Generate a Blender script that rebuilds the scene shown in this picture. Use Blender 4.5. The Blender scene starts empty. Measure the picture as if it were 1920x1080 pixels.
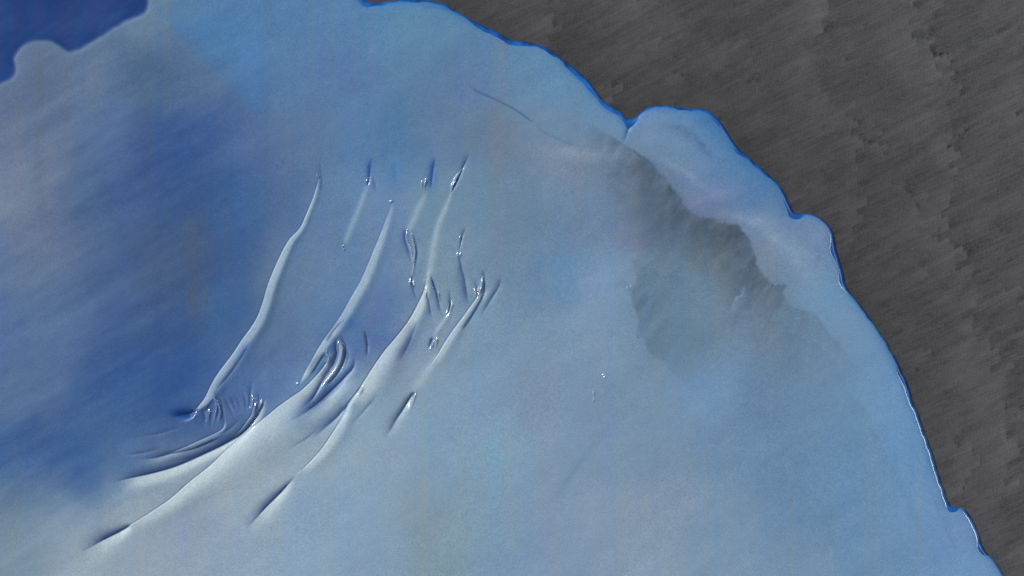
import bpy, math
import numpy as np
from mathutils import Vector
rng = np.random.default_rng(7)
S = 0.001                      # one photo pixel = 1 mm of the board
W, H = 1920.0, 1080.0
sc = bpy.context.scene
col = sc.collection

# ------------------------------------------------------------ camera, light
CAMD = 6.0
cam_d = bpy.data.cameras.new('camera'); cam = bpy.data.objects.new('camera', cam_d); col.objects.link(cam)
cam.location = (0, 0, CAMD)
cam_d.sensor_width = 36.0
cam_d.lens = 36.0 * CAMD / (W * S)
cam_d.clip_start = 0.1; cam_d.clip_end = 200
sc.camera = cam
sc.render.resolution_x = 1024; sc.render.resolution_y = 576

world = bpy.data.worlds.new('World'); sc.world = world; world.use_nodes = True
bg = world.node_tree.nodes['Background']
bg.inputs['Color'].default_value = (0.80, 0.93, 1.12, 1)
bg.inputs['Strength'].default_value = 0.27

def area(name, az, el, dist, sx, sy, power, color):
    """az in degrees, 0 = right in the photo, 90 = up in the photo"""
    l = bpy.data.lights.new(name, 'AREA'); l.shape = 'RECTANGLE'; l.size = sx; l.size_y = sy
    l.energy = power; l.color = color
    o = bpy.data.objects.new(name, l); col.objects.link(o)
    a, e = math.radians(az), math.radians(el)
    v = Vector((math.cos(e)*math.cos(a), math.cos(e)*math.sin(a), math.sin(e)))
    o.location = v * dist
    o.rotation_euler = (-v).to_track_quat('-Z', 'Y').to_euler()
    return o
area('key_softbox', 150, 38, 60, 15.0, 12.0, 5250 * 9, (1.0, 0.985, 0.96))
area('side_softbox', 16, 40, 60, 32.0, 5.0, 7800, (1.0, 1.0, 1.0))

sc.view_settings.view_transform = 'Standard'
sc.view_settings.look = 'None'
sc.view_settings.exposure = 0.0
sc.view_settings.gamma = 1.0
sc.view_settings.use_curve_mapping = False

# ------------------------------------------------------------ numeric helpers
def lin(c):
    c = np.asarray(c, float) / 255.0
    return np.where(c <= 0.04045, c / 12.92, ((c + 0.055) / 1.055) ** 2.4)

def sstep(a, b, x):
    t = np.clip((x - a) / (b - a), 0, 1)
    return t * t * (3 - 2 * t)

def vnoise(X, Y, sx, sy, ang=0.0, seed=0):
    """smooth value noise, -1..1, cells of sx by sy pixels, turned by ang degrees"""
    r = np.random.default_rng(seed)
    n = 256
    g = r.uniform(-1, 1, (n, n))
    a = math.radians(ang)
    U = (X * math.cos(a) + Y * math.sin(a)) / sx + 113.3
    V = (-X * math.sin(a) + Y * math.cos(a)) / sy + 87.7
    iu = np.floor(U).astype(int); iv = np.floor(V).astype(int)
    fu = U - iu; fv = V - iv
    fu = fu * fu * fu * (fu * (fu * 6 - 15) + 10); fv = fv * fv * fv * (fv * (fv * 6 - 15) + 10)
    a0 = g[iu % n, iv % n]; a1 = g[(iu + 1) % n, iv % n]
    b0 = g[iu % n, (iv + 1) % n]; b1 = g[(iu + 1) % n, (iv + 1) % n]
    return (a0 * (1 - fu) + a1 * fu) * (1 - fv) + (b0 * (1 - fu) + b1 * fu) * fv

def fbm(X, Y, sx, sy, ang=0.0, seed=0, octv=3):
    o = 0; amp = 1.0; tot = 0
    for k in range(octv):
        o = o + amp * vnoise(X, Y, sx / 2 ** k, sy / 2 ** k, ang + 17 * k * (sx == sy), seed * 31 + k)
        tot += amp; amp *= 0.55
    return o / tot

def catmull(P, step=2.0):
    """P (n, k) with x, y first -> finely sampled copy"""
    P = np.asarray(P, float)
    if len(P) == 2:
        n = max(2, int(np.hypot(*(P[1, :2] - P[0, :2])) / step) + 1)
        t = np.linspace(0, 1, n)[:, None]
        return P[0] * (1 - t) + P[1] * t
    Q = np.vstack([2 * P[0] - P[1], P, 2 * P[-1] - P[-2]])
    out = []
    for i in range(len(P) - 1):
        p0, p1, p2, p3 = Q[i:i + 4]
        n = max(1, int(np.hypot(*(p2[:2] - p1[:2])) / step))
        t = (np.arange(n) / n)[:, None]
        c = 0.5 * (2 * p1 + (p2 - p0) * t + (2 * p0 - 5 * p1 + 4 * p2 - p3) * t ** 2 + (3 * p1 - p0 - 3 * p2 + p3) * t ** 3)
        c[:, 2:] = (p1 * (1 - t) + p2 * t)[:, 2:]
        out.append(c)
    out.append(P[-1:])
    return np.vstack(out)

# ------------------------------------------------------------ the grid of the paint film (photo pixels, y down)
def axis(parts):
    a = [np.arange(p, q, s) for p, q, s in parts]
    return np.concatenate(a)
gx = axis([(-1000, -60, 16), (-60, -9, 6), (-9, 325, 1.6), (325, 960, 0.92), (960, 1925, 1.5), (1925, 1980, 5), (1980, 2120, 14)])
gy = axis([(-420, -60, 14), (-60, -9, 5), (-9, 275, 1.6), (275, 1050, 0.92), (1050, 1088, 1.5), (1088, 1150, 6), (1150, 2160, 16)])
X, Y = np.meshgrid(gx, gy)               # [row, column]
NY, NX = X.shape

OUTER = [(675, -14), (679, -4), (686, 4), (700, 5), (728, 3), (760, 0), (800, 1), (830, 7), (850, 18), (885, 38), (920, 55), (945, 68),
 (960, 75), (990, 79), (1018, 87), (1035, 97), (1060, 116), (1085, 135), (1105, 155), (1130, 187), (1150, 202), (1165, 212),
 (1174, 221), (1181, 225), (1190, 221), (1205, 208), (1225, 199), (1245, 197), (1270, 201), (1310, 204), (1325, 207), (1340, 219),
 (1355, 235), (1368, 256), (1386, 280), (1400, 291), (1425, 314), (1450, 335), (1468, 358), (1480, 384), (1491, 399), (1515, 401),
 (1535, 407), (1550, 419), (1560, 436), (1564, 450), (1567, 470), (1573, 490), (1579, 510), (1583, 530), (1591, 546), (1605, 562),
 (1625, 590), (1650, 625), (1672, 660), (1690, 695), (1701, 720), (1709, 750), (1722, 780), (1735, 820), (1748, 855), (1762, 900),
 (1776, 940), (1785, 950), (1808, 955), (1820, 970), (1833, 1000), (1840, 1020), (1849, 1035), (1866, 1055), (1882, 1081),
 (1900, 1112), (1925, 1160), (1990, 1300), (2000, 1480), (1900, 1720), (1500, 1960), (800, 2060), (0, 1960), (-600, 1600),
 (-880, 1000), (-880, 300), (-600, -160), (-100, -320), (320, -290), (560, -160), (650, -60), (675, -14)]
def add_wobble(P):
    P = catmull(P, 4.0)
    t = np.gradient(P[:, :2], axis=0); t /= np.hypot(t[:, 0], t[:, 1])[:, None] + 1e-9
    s = np.arange(len(P)) * 4.0
    w = 0.8 * vnoise(s, s * 0, 13, 99, 0, 5) + 0.5 * vnoise(s, s * 0, 6, 99, 0, 6)
    P = P.copy(); P[:, 0] -= t[:, 1] * w; P[:, 1] += t[:, 0] * w
    return P
OUT = add_wobble(OUTER)

def near(P, reach):
    """distance, side (positive = right-hand side of a stroke running down the photo) and interpolated extras of the nearest
    point of polyline P, only within reach; returns dict of flat results"""
    D = np.full(X.shape, 1e9, np.float32); SG = np.zeros(X.shape, np.float32)
    K = P.shape[1] - 2
    E = [np.zeros(X.shape, np.float32) for _ in range(K)]
    i0a, i1a, j0a, j1a = NX, 0, NY, 0
    ch = 8
    for c in range(0, len(P) - 1, ch):
        Q = P[c:c + ch + 1]
        r = reach
        i0, i1 = np.searchsorted(gx, [Q[:, 0].min() - r, Q[:, 0].max() + r])
        j0, j1 = np.searchsorted(gy, [Q[:, 1].min() - r, Q[:, 1].max() + r])
        if i1 <= i0 or j1 <= j0: continue
        i0a, i1a, j0a, j1a = min(i0, i0a), max(i1, i1a), min(j0, j0a), max(j1, j1a)
        xs = X[j0:j1, i0:i1]; ys = Y[j0:j1, i0:i1]
        d_ = D[j0:j1, i0:i1]; s_ = SG[j0:j1, i0:i1]; e_ = [e[j0:j1, i0:i1] for e in E]
        for k in range(len(Q) - 1):
            a, b = Q[k], Q[k + 1]
            ux, uy = b[0] - a[0], b[1] - a[1]; L = ux * ux + uy * uy
            if L < 1e-9: continue
            t = np.clip(((xs - a[0]) * ux + (ys - a[1]) * uy) / L, 0, 1)
            px = xs - (a[0] + t * ux); py = ys - (a[1] + t * uy)
            dd = np.sqrt(px * px + py * py)
            m = dd < d_
            d_[m] = dd[m]
            cr = -(ux * (ys - a[1]) - uy * (xs - a[0]))
            s_[m] = np.sign(cr)[m]
            for q in range(K):
                e_[q][m] = (a[2 + q] + (b[2 + q] - a[2 + q]) * t)[m]
    if i1a <= i0a: return None
    sl = (slice(j0a, j1a), slice(i0a, i1a))
    return sl, D[sl] , SG[sl], [e[sl] for e in E]

def inside(P):
    M = np.zeros(X.shape, bool)
    xs, ys = P[:, 0], P[:, 1]
    x2, y2 = np.roll(xs, -1), np.roll(ys, -1)
    for j, y in enumerate(gy):
        m = (ys > y) != (y2 > y)
        if not m.any(): continue
        cx = np.sort(xs[m] + (y - ys[m]) * (x2[m] - xs[m]) / (y2[m] - ys[m]))
        M[j] = (np.searchsorted(cx, gx) % 2) == 1
    return M

def sdist(P, reach):
    ins = inside(P)
    sl, D, sg, _ = near(np.asarray(P)[:, :2], reach)
    d = np.full(X.shape, 1e3, np.float32); d[sl] = np.minimum(D, 1e3)
    return np.where(ins, d, -d)

DO = sdist(OUT, 60)

PATCH = catmull([(-220, 260), (-60, 190), (0, 158), (25, 145), (31, 128), (28, 110), (38, 93), (55, 81), (75, 76), (95, 77), (110, 85), (122, 93),
 (134, 97), (150, 92), (180, 75), (210, 56), (240, 39), (265, 29), (276, 20), (279, 8), (276, -10), (262, -70), (150, -160), (-120, -180), (-260, -60), (-260, 150), (-220, 260)], 4)
DP = sdist(PATCH, 70)

# ------------------------------------------------------------ film height and pigment
Z = np.zeros(X.shape)
PALE = np.zeros(X.shape); BLUE = np.zeros(X.shape); WET = np.zeros(X.shape)
PART = np.zeros(X.shape, np.int32)

# every wrinkle: (kind, points [x, y, height, width left, width right], pale pigment with painted light, blue pigment with painted shade, wet, own part)
ST = []
def st(kind, pts, pale=0.0, blue=0.0, wet=0.0, part=True, groove=0.0):
    ST.append((kind, pts, pale, blue, wet, part, groove))

# the long rope on the left
st('fold', [(599,330,.3,2,3),(594,350,1.6,4,4),(587,372,2.0,5,4),(574,403,2.4,6,4),(563,427,2.6,7,4),(542,450,3.8,10,5),(524,483,4.8,13,6),(504,530,5.2,15,6),
   (491,573,5.2,15,7),(478,603,5.6,15,8),(454,637,6.2,16,10),(434,667,6.6,17,11),(411,697,6.6,17,10),(397,720,6.2,16,8),(385,745,5.2,12,6),(372,762,3,6,4),(365,769,.5,2,3)], pale=.62, groove=.8)
st('valley', [(470,640,0,5,8),(458,662,2.5,5,9),(444,684,3.4,5,9),(428,706,3,4,8),(412,724,1.4,4,7),(402,742,.6,4,6)], blue=.55, part=False)  # blue tint paints the rope's shadow along its right side
# hook at its foot
st('ridge', [(366,767,2,2.5,2),(368,775,3.2,3,2.4),(364,782,3.2,3,2.5),(356,787,2.2,2.4,2.6),(344,789,.6,3,4)], pale=.5, wet=.5)
st('valley', [(366,772,4.5,5,5),(356,776,5,7,7),(342,778,3.4,9,7),(322,781,.6,12,9)], blue=.95, part=False)
# second pale streaks higher up
st('ridge', [(690,348,.5,4,4),(678,384,1.3,6,6),(664,417,1.5,6,7),(649,452,.8,5,6)], pale=.42)
st('fold', [(734,384,.4,3,4),(730,396,1.4,6,6),(708,452,2.6,11,8),(691,493,3.4,14,8),(676,527,4,15,9),(657,560,4.4,15,9),(639,592,4.8,15,8),(614,627,5.2,14,7),(596,655,5.2,13,6),
   (583,678,4.6,11,5),(571,700,3.2,8,4),(563,717,.8,3,3)], pale=.52, groove=.4)
st('ridge', [(797,366,.3,4,5),(784,396,1.1,7,7),(770,427,1.0,6,7)], pale=.42)
st('ridge', [(848,362,1,3,3),(838,389,1.4,5,5),(827,413,1.8,6,7),(818,444,2.0,6,8),(813,476,2.2,7,9),(806,516,2.4,6,8),(800,527,1.6,5,6)], pale=.45)
# the middle fold
st('fold', [(801,520,1.5,4,4),(794,547,4,10,8),(785,567,4.6,13,9),(773,590,5,15,10),(760,610,5.6,17,11),(741,634,6.4,20,12),(722,656,7,24,14),(703,683,7,27,16),(682,716,5.5,26,18),(668,737,3.6,18,16),(655,753,1,10,12)], pale=.60, groove=1.5)
st('valley', [(784,600,0,10,9),(775,622,2.4,11,9),(767,644,3.8,11,9),(759,660,2.6,11,9),(748,680,0,12,10)], blue=.38, part=False)
st('fold', [(680,722,.6,4,4),(672,731,2.4,6,5),(652,758,3.6,9,8),(644,778,4.6,12,9),(628,805,5,14,10),(605,839,4.6,14,10),(583,864,3.2,11,10),(567,880,1.0,8,9)], pale=.50, groove=1.3)
st('valley', [(552,895,.2,3,6),(538,911,2.4,4,8),(528,922,4.2,5,10),(516,934,4.4,7,11),(500,950,3.0,8,13),(482,970,1.2,9,15),(462,992,0,11,18)], blue=.8, pale=.7, groove=.8)
st('valley', [(660,747,.2,3,4),(650,762,2.8,4,6),(643,770,4.6,5,7),(631,783,3.6,6,8),(610,801,2,8,10),(588,820,.3,9,12)], blue=.62, pale=.2)
# the great diagonal fold
st('fold', [(616,668,1.6,5,4),(612,680,3.2,8,5),(601,695,4.4,13,7),(585,713,6,22,11),(566,731,7.6,32,16),(547,744,8.6,38,22),(523,761,9.4,42,26),(500,780,9.8,42,28),(470,804,9.8,38,28),
   (427,841,9,32,28),(391,875,7.8,27,24),(357,902,6.2,22,20),(318,936,4.4,17,18),(270,968,2.6,13,16),(246,983,1.2,10,14)], pale=.62, groove=1.3)
st('valley', [(247,982,.3,2,6),(238,989,4.4,4,9),(226,996,5.6,6,11),(212,1003,4.8,8,13),(196,1011,3.2,10,15),(176,1022,1.2,12,19),(150,1036,0,14,22)], blue=.85, pale=.7, groove=.8)
# folds that run into it from the left
st('valley', [(496,757,1.5,3,4),(489,770,3.6,4,5),(481,784,4.6,5,6),(467,801,5,6,7),(452,815,5.2,7,8),(437,824,5.8,8,9),(415,836,6,9,11),(379,853,6,9,12),(343,869,5.8,9,13),(318,878,5.4,9,14),
   (285,887,4.2,9,16),(253,894,2.6,10,17),(222,901,.3,12,20)], blue=.75, pale=.85, groove=1.1)
st('fold', [(474,763,1,3,3),(472,777,2.6,5,3),(463,790,3,6,4),(455,801,2.6,6,4),(444,813,1,4,4)], pale=.35, groove=.9)
st('fold', [(422,793,.6,3,3),(418,803,2.2,4,4),(404,812,2.8,6,5),(382,822,3,7,5),(356,834,3,7,5),(330,845,2.4,6,5),(308,853,1.2,5,5)], pale=.42, groove=1.1)
st('valley', [(412,821,.4,4,5),(395,829,1.8,4,6),(365,841,2,5,6),(340,847,2,5,6),(318,851,3,5,6),(296,857,1.6,6,8),(268,861,.2,7,9)], blue=.6, pale=.3, groove=.7)
# fan of small drips under the rope
st('ridge', [(402,740,1,2,2),(405,752,3.4,2.2,2.2),(407,764,3.8,2.4,2.2),(405,776,3.4,2.2,2.2),(402,791,.8,2,2)], pale=.3, wet=1)
st('ridge', [(408,748,.8,1.8,1.8),(412,760,3,2,2),(414.5,773,3.6,2.2,2),(412.5,783,3,2,2),(411,791,.6,2,2)], pale=.25, wet=1)
st('ridge', [(394,766,.4,2,2),(393,774,2.8,2,2),(392,782,2.4,2,2),(390,790,.5,2,2)], pale=.2, wet=1)
st('valley', [(403,736,.6,2,2),(411,748,2,2.2,2.2),(417,762,2.2,2.2,3),(419,776,1.2,3,4),(421,792,.6,3,4)], blue=.5, part=False)
st('valley', [(378,776,.4,4,3),(388,766,1.4,4,3),(399,752,2.0,3,3)], blue=.35, part=False)
st('valley', [(384,772,.4,3,3),(386,786,1,3,3),(384,800,.2,3,3)], blue=.25, part=False)
st('valley', [(398,775,.8,2,2),(397,790,1,2,3),(396,802,.2,3,3)], blue=.25, part=False)
st('valley', [(432,742,.2,3,3),(438,756,1.3,3,3),(444,768,.2,3,3)], blue=.3)
st('valley', [(443,742,.2,3,3),(449,756,.9,3,3),(453,766,.2,3,3)], blue=.2, part=False)
# second fan
st('ridge', [(474.5,742,.5,2,2),(475,749,3.2,2.4,2.2),(474,757,3.6,2.4,2.2),(473,765,2,2,2)], pale=.3, wet=1)
st('ridge', [(481,752,.5,2,2),(480,760,2.4,2,2),(478,770,.8,2,2)], pale=.25, wet=1)
st('ridge', [(492,748,.5,1.8,1.8),(490.5,757,2.6,1.8,2),(487,766,.8,2,2)], pale=.25, wet=1)
st('ridge', [(500,751,.6,2,2),(497,758,2.6,2.4,2.4),(491,770,2.4,3,3),(483,784,2.4,4,3),(473,797,1.4,4,4)], pale=.45, wet=.45)
st('valley', [(472,716,.2,4,4),(471,730,1.2,3,3),(470,744,1.8,2.5,2),(469,760,1.4,3,2)], blue=.42, part=False)
st('valley', [(485,738,.4,3,3),(486,752,1.4,2,2),(483,766,1.2,2,2)], blue=.38, part=False)
# the nest of curved wrinkles
st('ridge', [(636,639,.8,2.5,2.5),(639,650,4.2,3.6,3.6),(640,665,5,4.6,4),(636,680,5,5,4.4),(628,694,4.6,5,4.4),(618,708,3.6,4,4),(608,721,.8,2.5,3)], pale=.55, wet=.55)
st('ridge', [(635.5,640,.6,1.6,1.6),(634,648,2.4,1.6,1.6),(634,660,1.6,1.6,1.6)], wet=1, part=False)
st('ridge', [(642,644,.6,1.6,1.6),(643,655,2.2,1.6,1.6),(641,668,1.0,1.6,1.6)], wet=1, part=False)
st('valley', [(633,632,.5,4,3),(630,652,2.6,4,3),(631,668,4,4.5,3),(622,690,5,5.5,4),(609,708,5,5.5,4),(599,726,4.4,6,5),(589,744,3.2,8,6),(572,762,1.6,11,8),(556,776,.2,14,10)], blue=.82)
st('valley', [(640,630,.4,4,4),(648,650,2.4,3,4),(648,668,3.2,3,4.5),(642,686,3.2,3,5),(631,704,2.6,3,5),(618,718,1.6,4,5)], blue=.68)
st('valley', [(666,672,.2,5,5),(662,690,2.2,4.5,5),(650,704,3,4.5,5.5),(634,721,3.6,5,6),(616,738,4,6,7),(597,755,3.4,8,9),(574,772,1.6,12,13),(548,789,.2,15,16)], blue=.78, pale=.2)
st('valley', [(612,640,.3,4,4),(622,626,2.4,4,5),(634,610,1.5,5,6),(646,598,.3,6,9)], blue=.62, part=False)
st('valley', [(612,660,.4,3,4),(604,672,3,3.5,4.5),(594,688,3,3.5,4),(586,700,1,3,3)], blue=.62)
st('ridge', [(612,658,1,2,2),(613,664,3,2.4,2.2),(617,670,3.6,2.4,2.6),(615,678,2,3,3)], pale=.3, wet=1)
st('ridge', [(560,716,.5,2,2),(558.5,720,1.8,2,2)], wet=1)
st('valley', [(684,620,.2,2.5,3),(687,634,2.4,2,3.4),(689,648,3,2,3),(689,664,.8,2.5,3)], blue=.85)
st('valley', [(622,676,.3,4,4),(618,690,2.4,4,4),(608,706,2,4,4)], blue=.45, part=False)
st('ridge', [(662,716,.6,9,8),(642,737,2.4,10,8),(617,764,2.8,12,9),(592,782,1.8,13,11),(570,793,.3,15,13)], pale=.5)
st('ridge', [(682,726,.8,2,2),(678,732,2.6,2,2),(674,739,.8,2,2)], wet=1)
# lone pit
st('valley', [(779,735,.5,1.5,3),(773,741,4,3,5),(765,753,4.6,4,6),(755,769,3.6,4.5,7),(744,785,2.4,6,8),(732,806,1,7,10),(722,822,0,8,12)], blue=.72, pale=.35)
st('ridge', [(780,733,.6,2,2),(778,742,2.8,2.2,2.4),(773,756,1.8,2.6,3),(768,770,.6,3,4)], pale=.3, wet=.9)
st('ridge', [(820,668,.8,6,7),(806,694,1.6,9,9),(790,714,1.3,10,11),(774,732,.3,8,10)], pale=.42)
# right fold
st('fold', [(898,548,1.4,4,3),(893,559,3.4,7,4),(880,577,4.2,9,5),(865,598,4.2,9,6),(850,618,4.2,10,7),(833,643,3.8,11,8),(819,667,2.2,10,9),(808,682,.6,9,9)], pale=.5, groove=1.2)
st('valley', [(912,540,.4,3,3),(905,558,2.4,3,4),(894,578,2.8,3.4,5),(884,595,3,4,5),(873,611,1.8,4,6),(866,620,.2,5,6)], blue=.58)
st('ridge', [(905,519,.8,2,2),(904.5,530,3.8,2.4,2.2),(902,541,3.6,2.4,2.2),(897,552,2,2.6,2.4)], pale=.35, wet=1)
st('ridge', [(898,538,.4,1.6,1.6),(895,546,2,1.8,1.6),(893,552,.8,1.8,1.8)], wet=1, part=False)
st('ridge', [(890,538,.5,1.8,1.8),(891,546,3,2,1.8),(892.5,556,1,1.8,1.8)], pale=.3, wet=1)
st('valley', [(907,508,.2,4,4),(908,520,1.8,2.6,3),(909,534,2.2,2.6,3),(908,548,1.2,3,3)], blue=.55, part=False)
st('valley', [(892,524,.3,4,4),(893,534,1,3,3),(896,548,2.4,2,2)], blue=.4, part=False)
st('valley', [(940,520,.2,4,5),(935,538,1.8,3.6,5),(925,555,2.4,3.6,5),(914,572,1.6,4.5,6),(904,588,.2,6,7)], blue=.42)
st('ridge', [(924,532,.3,6,5),(914,556,1.2,7,5),(902,577,.3,7,6)], pale=.22, part=False)
st('valley', [(862,482,1,2.5,2.5),(866,506,2.4,3.4,3.4),(871,524,2.8,3.6,4),(874,544,2,4.5,5),(878,566,.3,6,6)], blue=.58)
st('valley', [(809,522,1.6,2,2),(814,534,3,2.6,2.4),(819,550,3.6,2.4,2),(822,566,3,2.4,2.8),(827,584,.5,4,5)], blue=.62)
st('ridge', [(806.5,520,1,1.6,1.6),(809,528,2.6,1.8,1.6),(813,541,.8,1.6,1.6)], wet=1)
st('ridge', [(820,544,.5,1.7,1.7),(823,553,3.2,1.8,1.8),(824,563,1.2,1.8,2)], wet=1)
st('ridge', [(800,540,.6,2,1.7),(799,549,3,2.4,1.7),(797.5,560,1,2.4,1.7)], wet=1)
st('valley', [(801,554,1,1.6,2.6),(804,566,2,2.4,3),(807,584,1.2,3.5,4),(809,596,0,5,5)], blue=.5)
st('valley', [(843,545,.2,2.6,3),(844,560,1.6,2,2.2),(844,572,3.4,1.6,1.8),(841,583,3,1.6,1.8),(838,588,.5,1.6,2)], blue=.6)
st('ridge', [(847,566,.5,1.6,1.6),(847.5,573,2.6,1.8,1.8),(844.5,582,2.2,1.8,2),(842,590,1.6,2.6,3),(834,603,1.4,4,4.5),(822,620,1.4,4.5,5),(815,632,.6,4,5)], pale=.42, wet=.8)
st('ridge', [(841,572,.4,1.5,1.4),(841,579,2.4,1.6,1.4),(838,587,2,1.6,1.6)], wet=1, part=False)
st('valley', [(812,632,.4,2,2),(809,640,3.8,2.4,2),(806,649,1,3,2.4)], blue=.75)
st('ridge', [(820,631,.5,1.8,1.8),(819.5,638,3,1.8,2),(817,650,1,2,2)], wet=1)
st('ridge', [(815,636,.5,1.8,1.6),(812,646,2.8,1.8,1.6),(808,654,1,1.8,1.6)], wet=1)
# upper drips
st('ridge', [(792,338,.5,1.8,1.7),(792,345,3.2,1.9,1.7),(792.5,352,.8,1.8,1.7)], wet=1)
st('ridge', [(800,333,.5,1.8,1.7),(799,340,3.2,1.9,1.8),(797,348,2.6,1.8,1.7),(797,354,.6,1.6,1.6)], wet=1)
st('valley', [(816,296,.1,5,6),(813,315,1.6,5,4),(810,338,1.6,6,3.6),(808,354,.2,6,5)], blue=.62)
st('ridge', [(866,317,.5,2,2),(860,328,2.8,2.4,2),(854,338,3.8,2.6,2),(849,349,3.4,2.4,1.8),(847,358,1,2,1.6)], pale=.4, wet=1)
st('valley', [(880,288,.1,5,6),(873,304,1.4,4,4),(866,320,2.4,2.4,3),(858,337,2.6,1.6,3),(850,354,2,1.5,2.5)], blue=.6, part=False)
st('ridge', [(689,335,.6,1.7,1.6),(689,340,2.8,1.8,1.6),(689,345,.8,1.6,1.6)], wet=1)
st('valley', [(697,298,.1,4,6),(694,316,1.4,4,5),(693,332,2.2,3,4),(690,346,2.4,1.6,2)], blue=.72, part=False)
st('valley', [(700,330,.2,3,3),(703,346,.9,3,3),(705,360,.1,4,4)], blue=.35, part=False)
st('valley', [(739,300,0,8,9),(742,325,.5,7,8),(746,350,0,8,9)], blue=.22, part=False)
st('ridge', [(764,431,1,1.7,1.7),(762.8,440,2.4,1.8,1.8),(764,451,3,2,1.8),(768,464,1.6,2.2,2),(772,474,2.6,1.8,1.8),(773,484,2.8,1.8,1.8),(775,490,1.6,1.6,1.6)], pale=.25, wet=.9)
st('ridge', [(770,432,.8,1.6,1.6),(773,444,1.8,1.8,1.8),(777,462,2.2,1.8,1.8),(778.5,474,3,1.8,1.8),(777,486,2,1.8,1.8),(776.5,498,1.8,1.6,1.6),(774,514,1.2,1.5,1.5)], pale=.3, wet=.9)
st('valley', [(760,434,1.2,3,2),(759.5,448,2,4,2),(765,466,1.4,4,2.4),(770,484,.5,4,3)], blue=.55, part=False)
st('valley', [(776,442,.6,2,5),(781,462,1.4,2,4),(782,480,1.2,2,4),(779,500,.2,2,4)], blue=.42, part=False)
st('ridge', [(772,517,.5,1.6,1.6),(769.5,530,2.8,1.7,1.6),(771,537,.6,1.6,1.6)], wet=1)
st('ridge', [(775,529,.5,1.6,1.6),(775.5,535,2.6,1.6,1.6),(776,539,.5,1.6,1.6)], wet=1)
st('valley', [(773,521,2,1.6,1.6),(773,533,1.6,1.6,1.6),(776,545,1.4,2.4,2.6),(781,562,.2,4,4)], blue=.48)
st('ridge', [(864,441,.5,1.6,1.5),(863,447,2.8,1.8,1.5),(863.5,453,.6,1.6,1.5)], wet=1)
st('valley', [(873,428,.1,4,4),(868,440,1.6,2.4,2.4),(865,452,2.2,1.8,1.8),(862.5,466,1.2,1.3,1.3)], blue=.52)
st('ridge', [(858.5,473,.5,1.6,1.5),(858,479,2.8,1.7,1.5),(859.5,484,.6,1.6,1.5)], wet=1)
st('ridge', [(863,472,.5,1.5,1.6),(863.5,478,2.6,1.5,1.7),(862.5,483,.6,1.5,1.5)], wet=1)
for x, y in [(596,330), (733,379), (644,462), (598.5,332), (735.5,377), (646,468)]:
    st('ridge', [(x,y-3,.4,1.4,1.3),(x,y,2.2,1.5,1.4),(x-.5,y+3,.4,1.4,1.3)], wet=1, part=(x in (596,733,644)))
st('valley', [(600,300,0,5,5),(602,322,.7,5,5),(604,345,.7,4,5),(600,368,0,4,5)], blue=.25, part=False)
for pts in ([(1114,729,.3),(1113,737,2.2),(1113.5,742,.4)], [(1112.5,744,.4),(1113,750,2.2),(1113,754,.3)], [(1129,705,.3),(1131,701,1.8),(1135,699,.3)], [(1135,700,.3),(1134,706,1.8),(1132,709,.3)],
            [(1128,730,.2),(1131,735,1.5),(1134,739,.2)], [(1177,534,.3),(1176.5,540,1.8),(1178,544,.3)], [(1181,531,.3),(1182.5,537,1.6),(1182,541,.3)], [(1627,708,.1),(1629,709,1.0),(1631,708,.1)]):
    st('ridge', [(x, y, h, 1.15, 1.05) for x, y, h in pts], pale=.35, wet=.85, part=False)
# faint extra creases round the two nests
for pts, h in [([(600,742),(622,722),(642,698)],1.3), ([(582,770),(606,752),(632,728),(654,704)],1.5), ([(628,668),(620,684),(606,702)],1.2), ([(652,655),(653,672),(646,690)],1.0), ([(600,668),(590,680),(582,694)],1.0),
               ([(380,764),(384,778),(382,794)],.9), ([(424,748),(430,762),(436,774)],.9), ([(457,738),(461,752),(462,768)],.8), ([(446,790),(428,806),(404,816)],1.1), ([(390,848),(360,858),(320,866)],1.0),
               ([(340,800),(300,812),(262,818)],.5), ([(300,840),(270,848),(238,852)],.9), ([(706,742),(688,764),(664,790)],.9), ([(600,800),(578,820),(548,838)],.7)]:
    n_ = len(pts)
    st('valley', [(x, y, h * (.25 if i in (0, n_ - 1) else 1), 3.2, 4.2) for i, (x, y) in enumerate(pts)], blue=.28, pale=.12, part=False)
# notch creases at the rim
st('valley', [(1181,226,3.5,5,5),(1178,240,3,3.5,3.5),(1174,252,1.6,2.5,3),(1169,268,.1,4,4)], blue=.7)
st('ridge', [(1178,240,.3,1.4,1.4),(1174.5,250,1.6,1.5,1.4),(1171,261,.3,1.4,1.4)], wet=.7, part=False)
st('valley', [(686,4,3,5,5),(680,0,1.4,4,4),(672,-6,.1,4,4)], blue=.4, part=False)
st('valley', [(1490,402,2.5,6,6),(1478,406,1.2,7,7),(1462,408,.1,9,9)], part=False)
st('valley', [(1783,950,2,4,4),(1781,962,1,4,6),(1786,990,.5,5,9),(1800,1030,0,6,12)], part=False)
# broad swellings
st('ridge', [(520,700,0,25,25),(470,745,3,35,30),(420,790,2,40,30),(350,830,0,40,30)], part=False)
st('valley', [(540,640,0,25,25),(490,700,2.2,25,25),(450,745,1,25,25)], blue=.0, part=False)

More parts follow.
